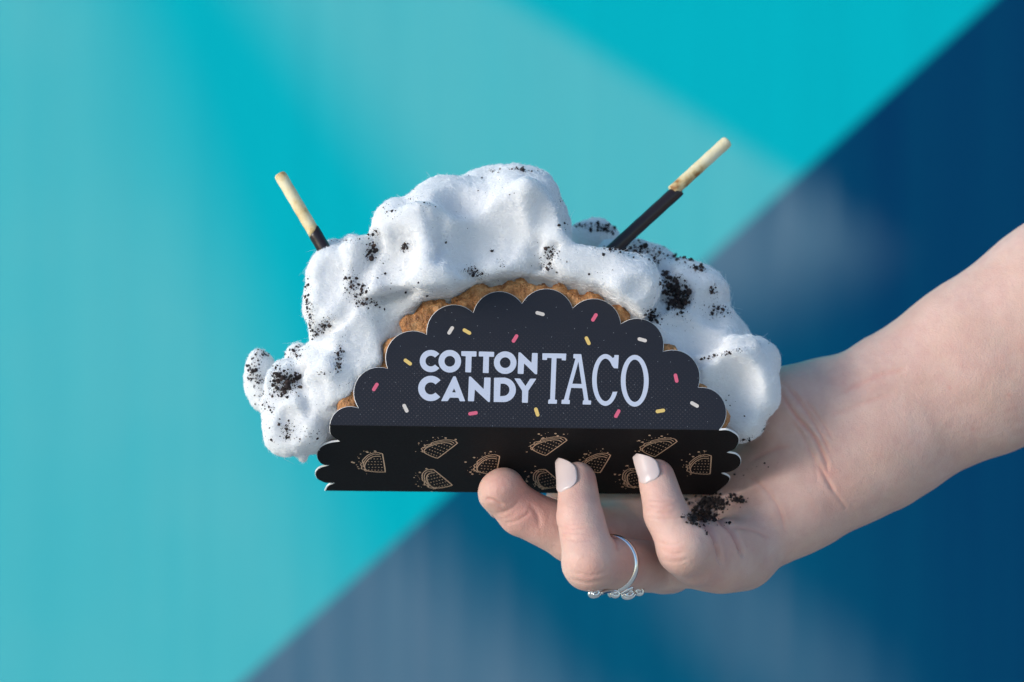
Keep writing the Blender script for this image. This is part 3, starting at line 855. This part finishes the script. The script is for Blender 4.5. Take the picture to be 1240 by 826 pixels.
# ------------------------------------------------------------------ arm and hand
def skin_material():
    m, t, b = mat('skin', rough=0.5)
    co = objco(t)
    tint = nd(t, 'ShaderNodeAttribute', attribute_name='tint').outputs['Fac']
    n1 = noise(t, co, 70, 4); n2 = noise(t, co, 420, 4)
    base = mix(t, ramp(t, n1, [(0.35, (0, 0, 0)), (0.7, (1, 1, 1))]), (0.66, 0.435, 0.35, 1), (0.71, 0.485, 0.41, 1))
    base = mix(t, math_(t, 'MULTIPLY_ADD', n2, 0.30, -0.04, clamp=True), base, (0.57, 0.35, 0.29, 1))
    mott = noise(t, co, 160, 5, 0.65)
    base = mix(t, ramp(t, mott, [(0.42, (0, 0, 0)), (0.75, (0.6, 0.6, 0.6))]), base, (0.60, 0.335, 0.29, 1))
    vein = nd(t, 'ShaderNodeTexNoise', noise_type='RIDGED_MULTIFRACTAL'); vein.inputs['Scale'].default_value = 14; vein.inputs['Detail'].default_value = 1
    t.links.new(mapping(t, co, (0.6, 1, 1), rot=(0, 0.5, 0)), vein.inputs['Vector'])
    base = mix(t, ramp(t, vein.outputs['Fac'], [(0.75, (0, 0, 0)), (1.0, (0.12, 0.12, 0.12))]), base, (0.45, 0.45, 0.52, 1))
    dust = nd(t, 'ShaderNodeAttribute', attribute_name='dust').outputs['Fac']
    base = mix(t, math_(t, 'MULTIPLY', dust, math_(t, 'MULTIPLY_ADD', n2, 1.6, -0.1), clamp=True), base, (0.02, 0.013, 0.013, 1))
    base = mix(t, tint, base, (0.66, 0.29, 0.24, 1))
    t.links.new(base, b.inputs['Base Color'])
    b.inputs['Subsurface Weight'].default_value = 0.25
    b.inputs['Subsurface Radius'].default_value = (0.0018, 0.0007, 0.0004); b.inputs['Subsurface Scale'].default_value = 1.0
    b.inputs['Specular IOR Level'].default_value = 0.35
    vo = nd(t, 'ShaderNodeTexVoronoi', feature='DISTANCE_TO_EDGE'); vo.inputs['Scale'].default_value = 1300
    t.links.new(co, vo.inputs['Vector'])
    bump(t, b, math_(t, 'ADD', math_(t, 'MULTIPLY', vo.outputs['Distance'], 0.7), noise(t, co, 700, 4)), 0.30, 0.0007)
    return m
FING = {  # MCP, PIP, DIP, tip : px, py, depth, radius mm
    'little': [(900, 670, 34, 10.5), (829, 664, -1, 8.3), (807, 622, 2, 7.0), (795, 578, 9, 6.0)],
    'ring': [(812, 688, 36, 8.6), (715, 681, -5, 8.6), (702, 626, 2, 7.35), (699, 583, 11, 6.4)],
    'middle': [(792, 642, 58, 12), (694, 648, 25, 8.8), (632, 620, 22, 7.9), (609, 598, 20, 7.4)],
    'index': [(815, 628, 68, 11), (735, 612, 76, 9.5), (712, 572, 84, 7.8), (710, 528, 84, 7.0)],
    'thumb': [(960, 505, 50, 15), (905, 492, 74, 11.5), (850, 480, 84, 9.8), (805, 466, 80, 8.4)]}
def hand():
    h = 0.97
    org = (-16.0, -22.0, -92.0)
    FD = Field(org, (284.0, 100.0, 98.0), h)
    def chain(pts, k, k0=None, sy=1.0):
        for i, (a, b) in enumerate(zip(pts[:-1], pts[1:])):
            FD.cone(P(*a[:3]), P(*b[:3]), a[3], b[3], k if (i or k0 is None) else k0, sy, 12.0)
    px = lambda r, d=44: r*(DIST+d)/DIST/K
    chain([(1026, 528, 44, px(86)), (1090, 498, 44, px(95)), (1188, 444, 44, px(107)), (1300, 382, 44, px(124)), (1420, 316, 44, px(134)), (1740, 146, 44, px(140))], 3, sy=0.76)
    chain([(1045, 550, 43, 20), (965, 606, 40, 17.2), (892, 667, 36, 11.6)], 4, 14)
    chain([(1000, 520, 46, 18), (900, 590, 50, 13), (815, 655, 50, 10.5)], 5, 7)
    chain([(1000, 500, 48, 17), (930, 560, 60, 13), (815, 632, 68, 10.5)], 5, 7)
    chain([(1000, 497, 44, 15), (955, 500, 44, 14.0), (915, 520, 58, 12)], 5, 7)
    body = FD.F.copy(); out = body.copy()
    for nm, pts in FING.items():
        FD.F = np.full(FD.shape, 50.0, np.float32)
        chain(pts, 1.3)
        r = pts[1][3]; FD.ellip(P(*pts[1][:3]), (r*1.02, r*1.02, r), 2.0)     # knuckle
        if nm == 'middle': FD.ellip(P(606, 592, 18), (7.4, 7.2, 6.2), 2.5, 0.6)
        c3 = np.array([P(*q[:3]) for q in pts]); sl, _ = FD.sub(c3.min(0)-24, c3.max(0)+24)
        out[sl] = smin(out[sl], smin(body[sl], FD.F[sl], 3.2), 0.5)
    FD.F = out
    FD.cone(P(842, 676, 8), P(898, 672, 28), 8.4, 11.0, 6)
    FD.ellip(P(868, 680, 22), (11.5, 11, 8.6), 7)
    FD.cone(P(842, 684, 22), P(806, 690, 30), 7.4, 6.4, 3)
    FD.cone(P(832, 618, 60), P(700, 602, 66), 12.0, 11.0, 4)
    FD.cone(P(836, 626, 46), P(725, 615, 50), 9.5, 8.5, 4)
    out = FD.F
    V, Q = surface_nets(out, org, h)
    V = relax(V, Q, 3)
    V, Q = subdivide(V, Q)
    N = vnormals(V, Q)
    ux, uy = to_px(V)
    frontside = N[:, 1] < 0.35
    tint = np.zeros(len(V))
    def groove(V, pts, depth, width, dmax=60):
        pl = smooth_pts(pts, 5); pa = np.array(pl); m = width*5
        sel = np.nonzero(frontside & (V[:, 1] < dmax) & (ux > pa[:, 0].min()-m) & (ux < pa[:, 0].max()+m) & (uy > pa[:, 1].min()-m) & (uy < pa[:, 1].max()+m))[0]
        x, y = ux[sel], uy[sel]; dist = np.full(len(sel), 1e9); along = np.zeros(len(sel))
        for i, (a, b) in enumerate(zip(pl[:-1], pl[1:])):
            e = b-a; t = np.clip(((x-a[0])*e[0]+(y-a[1])*e[1])/max(e@e, 1e-9), 0, 1)
            d = np.hypot(x-a[0]-e[0]*t, y-a[1]-e[1]*t); k = d < dist
            dist[k] = d[k]; along[k] = ((i+t)/(len(pl)-1))[k]
        fade = np.clip(np.minimum(along, 1-along)*5, 0, 1)
        s = dist/width
        V = V.copy()
        V[sel] += N[sel]*((-np.exp(-s*s) + 0.22*np.exp(-((s-2.6)/1.3)**2))*depth*fade)[:, None]
        tint[sel] = np.maximum(tint[sel], min(0.6, depth*1.25)*np.exp(-(s*0.9)**2)*fade)
        return V
    for pts, dep, wd in [(q[0], q[1]*1.05, q[2]*0.72) for q in [
        ([(948, 462), (972, 492), (994, 526), (1006, 552)], 0.35, 2.6), ([(958, 470), (985, 505), (1002, 530)], 0.2, 2.4), ([(1000, 582), (1018, 606), (1026, 618)], 0.25, 2.6),
        ([(900, 575), (925, 590), (945, 620), (950, 648)], 0.3, 3.4), ([(880, 640), (905, 640), (935, 652)], 0.22, 3.0), ([(684, 652), (700, 655), (722, 652)], 0.14, 2.0), ([(678, 632), (692, 635), (712, 632)], 0.14, 2.0),
        ([(796, 656), (812, 660), (828, 656)], 0.18, 2.2), ([(798, 676), (814, 681), (834, 677)], 0.16, 2.2), ([(694, 692), (714, 697), (738, 691)], 0.16, 2.2), ([(782, 604), (800, 607), (820, 604)], 0.12, 2.0),
        ([(940, 468), (964, 504), (985, 528), (999, 556), (1003, 574)], 0.55, 3.0), ([(972, 480), (995, 511), (1010, 534)], 0.25, 3.0),
        ([(990, 560), (1000, 578), (1011, 597)], 0.45, 3.0), ([(846, 632), (858, 641), (866, 655), (874, 686)], 1.5, 3.4), ([(866, 628), (887, 645), (900, 676)], 1.3, 3.4),
        ([(1015, 478), (1060, 456), (1100, 446)], 0.28, 5.0), ([(1005, 505), (1040, 490), (1085, 475)], 0.2, 5.0), ([(668, 636), (690, 640), (715, 636)], 0.2, 2.2), ([(782, 610), (804, 613), (824, 610)], 0.2, 2.2), ([(784, 625), (806, 629), (828, 626)], 0.18, 2.2), ([(690, 700), (712, 706), (736, 700)], 0.2, 2.4), ([(600, 622), (615, 618), (630, 606)], 0.22, 2.4), ([(612, 634), (628, 630), (644, 618)], 0.2, 2.4), ([(905, 560), (935, 545), (960, 540)], 0.3, 4.0), ([(955, 500), (985, 555), (990, 590)], 0.2, 3.5),
        ([(676, 641), (690, 645), (708, 643)], 0.16, 2.4), ([(678, 649), (692, 652), (712, 650)], 0.13, 2.2), ([(780, 617), (800, 622), (824, 618)], 0.16, 2.4),
        ([(588, 604), (598, 606), (610, 612)], 0.45, 2.4), ([(800, 664), (815, 671), (830, 668)], 0.15, 2.5), ([(640, 610), (650, 622), (654, 640)], 0.3, 4.0),
        ([(738, 640), (746, 656), (748, 668)], 0.35, 3.0)]]:
        V = groove(V, pts, dep, wd)
    # tendons and the uneven flesh
    V = V + N*(0.34*perlin(V/13.0) + 0.13*perlin(V/4.5))[:, None]
    # redness of joints, fingertips and palm; middle finger's orange-red shaded side painted in
    for x, y, r, a in [(815, 668, 15, .42), (803, 618, 15, .35), (1000, 572, 14, .55), (716, 576, 12, .55), (690, 642, 18, .3), (716, 690, 22, .42), (690, 640, 16, .4), (806, 616, 16, .42), (640, 620, 45, .6),
                       (606, 590, 25, .45), (808, 565, 13, .5), (700, 600, 20, .25), (796, 595, 18, .22), (760, 690, 25, .4), (875, 665, 22, .35), (930, 600, 50, .15), (1100, 470, 80, .10), (860, 700, 30, .3), (1010, 600, 35, .3)]:
        tint = np.maximum(tint, a*np.exp(-((ux-x)**2+(uy-y)**2)/(r*r)))
    for x, y in [(1222, 478), (1150, 470), (1178, 520)]:
        tint = np.maximum(tint, 0.5*np.exp(-((ux-x)**2+(uy-y)**2)/2.5**2))
    tint = np.clip(tint + 0.10*perlin(V/9), 0, 1)
    dust = np.zeros(len(V))                                 # cocoa rubbed into the palm
    for x, y, rx, ry, a in [(862, 610, 24, 9, 1.0), (850, 626, 18, 9, 1.0), (895, 606, 9, 5, .9), (885, 590, 30, 14, .3), (905, 575, 30, 12, .15)]:
        dust = np.maximum(dust, a*np.exp(-((ux-x)/rx)**2-((uy-y)/ry)**2))
    return V, Q, (tint, dust*(N[:, 1] < 0.6))
hv, hq, htint = hand()
hand_me = npmesh('person', hv, hq)
for nm_, at_ in zip(('tint', 'dust'), htint): hand_me.attributes.new(nm_, 'FLOAT', 'POINT').data.foreach_set('value', at_.astype(np.float32))
M_skin = skin_material()
hand_o = link('person', hand_me, M_skin)
tag(hand_o, 'bare pale forearm and hand holding the taco package from below', 'person')

# nails: curved plates laid on the last joint of each finger
M_nail, tn, bn = mat('pale_nail_polish', (0.62, 0.51, 0.49, 1), 0.32)
bn.inputs['Coat Weight'].default_value = 0.15; bn.inputs['Coat Roughness'].default_value = 0.15
bn.inputs['Subsurface Weight'].default_value = 0.2; bn.inputs['Subsurface Radius'].default_value = (0.001, 0.0006, 0.0005); bn.inputs['Subsurface Scale'].default_value = 1.0
def nail(finger, dorsal, length, half, start, lean=0.0, skew=0.0, rs=1.0):
    dip, tip = FING[finger][2], FING[finger][3]
    a, b = P(*dip[:3]), P(*tip[:3]); ax = unit(b-a); r = tip[3]
    dv = np.array(dorsal, float); dv = unit(dv - ax*dv.dot(ax)); sv = np.cross(ax, dv)
    V, Q = [], []; nu, nvv = 14, 16
    for layer in (0, 1):
        for i in range(nu+1):
            s = i/nu
            along = start + length*s
            wd = half*(1.0 - 0.10*abs(2*s-0.9)**2) * math.sqrt(1-(1-min(1, s*3.4+0.08))**2)
            wr = wd*(1 - 1.35*(max(0, s-0.52)/0.48)**1.5)
            for j in range(nvv+1):
                th = -wd + (wd+wr)*j/nvv + skew*(s-0.5)
                rl = r + (dip[3]-r)*max(0, -along)/np.linalg.norm(b-a)
                rad = rl*rs + ((0.12+0.36*min(1, s*5)) if layer == 0 else -0.25) + 0.2*s
                al = along + (0.0 if s < 0.99 else 0)
                drop = lean*s*length
                V.append(b + ax*al + rad*(dv*math.cos(th)+sv*math.sin(th)) - dv*drop)
    n = (nu+1)*(nvv+1)
    for L_ in (0, 1):
        for i in range(nu):
            for j in range(nvv):
                q = (i*(nvv+1)+j, i*(nvv+1)+j+1, (i+1)*(nvv+1)+j+1, (i+1)*(nvv+1)+j)
                Q.append(tuple(L_*n+k for k in (q if L_ == 0 else q[::-1])))
    bd = [j for j in range(nvv+1)] + [(i+1)*(nvv+1)-1 for i in range(1, nu+1)] + [nu*(nvv+1)+j for j in range(nvv-1, -1, -1)] + [i*(nvv+1) for i in range(nu-1, 0, -1)]
    for k in range(len(bd)):
        c, d = bd[k], bd[(k+1) % len(bd)]; Q.append((c, d, n+d, n+c))
    me = npmesh('fingernail', np.array(V), Q)
    bm = bmesh.new(); bm.from_mesh(me); bmesh.ops.recalc_face_normals(bm, faces=bm.faces); bm.to_mesh(me); bm.free()
    return link('fingernail', me, M_nail, hand_o)
nail('ring', (-0.56, -0.83, 0.05), 14.0, 0.66, -7.2, 0.0, -0.10)
nail('little', (-0.45, -0.89, 0.05), 11.5, 0.66, -4.0, 0.0, -0.10)
nail('middle', (-0.55, 0.55, -0.62), 10.0, 0.7, -4.5, 0.08)
nail('index', (-0.2, 0.97, 0.0), 11.0, 0.75, -4.5, 0.08)
nail('thumb', (0.1, 0.97, 0.25), 12.0, 0.75, -5, 0.08)

# ------------------------------------------------------------------ silver ring
M_sil, ts, bs = mat('silver', (0.80, 0.79, 0.77, 1), 0.16, Metallic=1.0)
tsn = noise(ts, objco(ts), 900, 3); ts.links.new(math_(ts, 'MULTIPLY_ADD', tsn, 0.25, 0.06), bs.inputs['Roughness'])
def ring():
    pip, mcp = P(*FING['ring'][1][:3]), P(*FING['ring'][0][:3])
    ax = unit(mcp-pip); c = pip + ax*12.5
    root = empty('finger_ring', c)
    tag(root, 'silver ring with swirled beads on the finger under the holder', 'ring')
    e1 = unit(np.array([0, 0, 1.0]) - ax*ax[2]); e2 = np.cross(ax, e1)
    R = 8.55
    pts = [c + R*(e1*math.cos(2*math.pi*i/48) + e2*math.sin(2*math.pi*i/48)) + ax*1.2*math.sin(2*math.pi*i/48) for i in range(49)]
    V, Q, T = tube(pts, [1.05]*49, 10, False)
    link('band', npmesh('band', V, Q), M_sil, root)
    # the head: a wavy stem with curled leaves lying under the finger
    stem = [P(x, y, d) for x, y, d in smooth_pts([(766, 711, 6), (757, 715, 5), (748, 719, 3), (738, 716, 0), (728, 718, -4), (719, 719, -6)], 6)]
    V, Q, T = tube(stem, [0.75]*len(stem), 9)
    link('stem', npmesh('stem', V, Q, T), M_sil, root)
    for x, y, d, rx, rz, turn in [(720, 718, -6, 2.0, 1.25, 0.2), (744, 719, 2, 1.9, 1.2, -0.2), (761, 719, 8, 2.4, 1.5, 0.25), (773, 716, 13, 1.9, 1.3, -0.3)]:
        cc = P(x, y, d); sp = []
        for i in range(34):
            a = i/33*3.6*math.pi + turn*4; q = 0.18 + 0.82*i/33
            lx, lz = rx*q*math.cos(a), rz*q*math.sin(a)
            sp.append(cc + np.array([lx*math.cos(turn)-lz*math.sin(turn), -0.9*(1-q) + 0.4*lx, lx*math.sin(turn)+lz*math.cos(turn)]))
        V, Q, T = tube(sp, [0.55 + 0.25*math.sin(i/33*math.pi) for i in range(34)], 8)
        link('curled_leaf', npmesh('curled_leaf', V, Q, T), M_sil, root)
    return root
ring()

# ------------------------------------------------------------------ biscuit sticks
M_bis, tb, bb = mat('biscuit', rough=0.6)
cob = objco(tb)
tb.links.new(ramp(tb, noise(tb, cob, 130, 4), [(0.33, (0.34, 0.15, 0.04)), (0.42, (0.70, 0.52, 0.25)), (0.52, (0.80, 0.68, 0.42)), (0.7, (0.84, 0.76, 0.55))]), bb.inputs['Base Color'])
bump(tb, bb, noise(tb, cob, 1200, 3), 0.25, 0.0004)
M_cho, tc, bc = mat('dark_chocolate', (0.022, 0.012, 0.012, 1), 0.28)
bump(tc, bc, noise(tc, objco(tc), 350, 3), 0.15, 0.0005)
def stick(p_tip, p_split, p_end, r, label):
    a, s, e = (P(*p) for p in (p_tip, p_split, p_end)); ax = unit(e-a); L = np.linalg.norm(e-a); Ls = np.linalg.norm(s-a)
    root = empty('biscuit_stick', e); tag(root, label, 'biscuit stick', 'biscuit sticks poking out of the cotton candy')
    prof = [(0, r*0.80), (0.25, r*0.93), (0.7, r*0.98), (1.2, r)] + [(1.2+(Ls+1.5-1.2)*i/14, r*(1+0.025*math.sin(i*1.9))) for i in range(1, 15)]
    V, Q, T = tube([a+ax*q for q, _ in prof], [q for _, q in prof], 20)
    link('biscuit', npmesh('biscuit', V, Q, T), M_bis, root)
    # coating with a slanting drip edge
    tp = unit(np.cross(ax, (0.2, -0.9, 0.3))); tq = np.cross(ax, tp); seg = 24; V = []; Q = []; T = []
    rows = [(0.0, r*0.99), (0.12, r*1.06), (0.5, r*1.10), (1.2, r*1.11)] + [(1.2 + (L-Ls-1.2)*i/16, r*(1.10+0.02*math.sin(i*2.3))) for i in range(1, 17)]
    for q, rad in rows:
        for k in range(seg):
            an = 2*math.pi*k/seg; f = max(0, 1-q/4)
            off = f*(1.5*math.cos(an+0.7)+0.5*math.cos(2*an)+0.3*math.sin(3*an))
            V.append(s + ax*(q+off) + rad*(tp*math.cos(an)+tq*math.sin(an)))
    n = len(rows)
    for i in range(n-1):
        for k in range(seg): Q.append((i*seg+k, i*seg+(k+1) % seg, (i+1)*seg+(k+1) % seg, (i+1)*seg+k))
    link('chocolate_coating', npmesh('chocolate_coating', np.array(V), Q), M_cho, root)
stick((338.5, 211, 24), (379, 279, 20), (425, 357, 16), 2.05, 'short leaning biscuit stick with cream end, left of the cotton candy peak')
stick((881, 171, 44), (820.5, 231, 39), (700, 336, 29), 2.05, 'long biscuit stick with dark chocolate half, right of the cotton candy peak')

# ------------------------------------------------------------------ cookie crumbs
M_crumb, tk, bk = mat('cookie_crumb', rough=0.85)
tk.links.new(ramp(tk, noise(tk, objco(tk), 500, 2), [(0.35, (0.008, 0.005, 0.005)), (0.55, (0.026, 0.015, 0.014)), (0.75, (0.085, 0.050, 0.038))]), bk.inputs['Base Color'])
_dg = bpy.context.evaluated_depsgraph_get()
CB = BVHTree.FromObject(candy_o, _dg); HB = BVHTree.FromObject(hand_o, _dg)
ICO_V, ICO_F = [], []
_bm = bmesh.new(); bmesh.ops.create_icosphere(_bm, subdivisions=1, radius=1)
ICO_V = np.array([v.co[:] for v in _bm.verts]); ICO_F = np.array([[v.index for v in f.verts] for f in _bm.faces]); _bm.free()
crV, crF, crn = [], [], 0
def crumb(p, nrm, size):
    global crn
    q = rng.normal(size=(3, 3)); u_, _, v_ = np.linalg.svd(q)
    sc3 = size*rng.uniform(0.6, 1.15, 3)
    pts = (ICO_V * rng.uniform(0.7, 1.2, (len(ICO_V), 1)) * sc3) @ (u_@v_)
    crV.append(pts + p + nrm*size*0.25); crF.append(ICO_F + crn); crn += len(ICO_V)
def sow(bvh, x, y):
    r = unit(P(x, y, 0)-CAM)
    h = bvh.ray_cast(Vector(W(CAM)), Vector(r))
    return (np.array(h[0])*1000 - np.array([0, 0, CAM_Z]), np.array(h[1])) if h[0] is not None else (None, None)
CL_ = [  # px, py, rx, ry, angle, count, size mm
    (431, 349, 9, 16, -20, 90, .42), (442, 366, 16, 4, 15, 45, .4), (449, 303, 5, 9, 0, 45, .55), (490, 299, 5, 3.5, -20, 26, .5), (412, 289, 26, 4, 10, 40, .35),
    (372, 360, 4, 26, 0, 60, .4), (376, 388, 4, 14, 0, 40, .42), (390, 397, 14, 5, -45, 70, .45), (411, 432, 4, 15, 5, 50, .42), (391, 452, 5, 2, 0, 10, .35),
    (348, 460, 12, 12, 0, 130, .55), (333, 458, 4, 15, 15, 60, .5), (342, 474, 13, 5, 0, 60, .5), (318, 428, 16, 6, 0, 50, .45), (306, 450, 6, 13, 10, 60, .5), (312, 458, 6, 9, 0, 30, .5),
    (318, 485, 8, 12, 0, 26, .4), (357, 428, 9, 9, 0, 40, .42), (330, 495, 4, 4, 0, 10, .4), (350, 524, 20, 12, 0, 45, .35), (348, 520, 7, 7, 0, 22, .4), (377, 527, 8, 5, 0, 8, .35),
    (508, 245, 14, 7, 20, 14, .35), (470, 258, 12, 8, 0, 16, .32), (454, 283, 5, 5, 0, 16, .4), (597, 207, 8, 2, 0, 14, .35), (633, 206, 12, 2, 10, 28, .42), (612, 230, 20, 14, 0, 7, .32), (678, 238, 3, 6, 0, 7, .4),
    (470, 335, 25, 25, 0, 14, .3), (577, 331, 13, 4, 10, 36, .38), (572, 329, 4, 6, 0, 22, .4), (597, 303, 3, 1.5, 0, 6, .42), (555, 285, 20, 20, 0, 6, .3), (607, 318, 8, 8, 0, 10, .28),
    (667, 309, 9, 6, -30, 50, .42), (664, 321, 6, 4, 0, 22, .42), (666, 300, 4, 2, 0, 9, .45), (718, 274, 26, 4, 3, 70, .55), (735, 279, 10, 4, 0, 26, .6), (760, 304, 30, 4, 3, 80, .45),
    (775, 300, 14, 6, 0, 40, .7), (795, 313, 5, 8, 0, 34, .5), (819, 357, 11, 20, -15, 210, .8), (826, 362, 8, 8, 0, 40, .6), (790, 384, 8, 9, 0, 80, .45), (805, 340, 5, 8, 0, 20, .6),
    (826, 313, 18, 4, 5, 40, .6), (846, 326, 10, 4, 10, 30, .6), (872, 376, 12, 6, 10, 46, .5), (864, 352, 4, 9, -10, 14, .55), (880, 428, 34, 2, -14, 46, .38), (845, 350, 25, 20, 0, 10, .4),
    (800, 300, 40, 8, 5, 30, .45), (930, 516, 4, 8, 20, 40, .5), (910, 531, 22, 2, -10, 26, .4), (870, 480, 30, 30, 0, 5, .3), (700, 330, 40, 12, 0, 8, .28), (430, 470, 40, 40, 0, 10, .28), (500, 350, 40, 30, 0, 8, .28)]
for x, y, rx, ry, an, n, sz in CL_:
    ca, sa = math.cos(math.radians(an)), math.sin(math.radians(an))
    for _ in range(n):
        a, b = rng.normal(0, 0.62, 2); px_, py_ = x + a*rx*ca - b*ry*sa, y + a*rx*sa + b*ry*ca
        p, nn_ = sow(CB, px_, py_)
        if p is None: continue
        crumb(p, nn_, sz*rng.choice([0.35, 0.6, 1.0, 1.7], p=[.40, .32, .21, .07]))
    for _ in range(int(n*1.3)):                              # dust round each cluster
        a, b = rng.normal(0, 0.85, 2); p, nn_ = sow(CB, x + a*rx*ca - b*ry*sa, y + a*rx*sa + b*ry*ca)
        if p is not None: crumb(p, nn_, rng.uniform(0.07, 0.17))
# the same dusting all round the heap
Nc = vnormals(cv3, cq3)
for i in rng.choice(len(cv3), 900, replace=False):
    if Nc[i, 2] > 0.1 and (Nc[i, 1] > 0.2 or rng.random() < 0.12): crumb(cv3[i], Nc[i], rng.uniform(0.15, 0.45))
for x, y, rx, ry, an, n, sz in [(860, 609, 17, 7, 0, 330, .55), (893, 606, 7, 4, 0, 60, .5), (848, 625, 15, 7, 10, 300, .55), (886, 600, 5, 3, 0, 8, .6), (880, 634, 9, 5, 30, 8, .5), (856, 643, 5, 5, 0, 5, .5), (905, 575, 20, 12, 0, 10, .25), (920, 560, 16, 12, 0, 8, .22)]:
    for _ in range(n):
        a, b = rng.normal(0, 0.6, 2); p, nn_ = sow(HB, x+a*rx, y+b*ry)
        if p is not None: crumb(p, nn_, sz*rng.choice([0.3, 0.6, 1.0, 1.6], p=[.4, .3, .2, .1]))
cr = link('cookie_crumbs', npmesh('cookie_crumbs', np.concatenate(crV), None, np.concatenate(crF), False), M_crumb)
tag(cr, 'dark chocolate cookie crumbs sprinkled over the cotton candy and the palm', 'crumbs', kind='stuff')
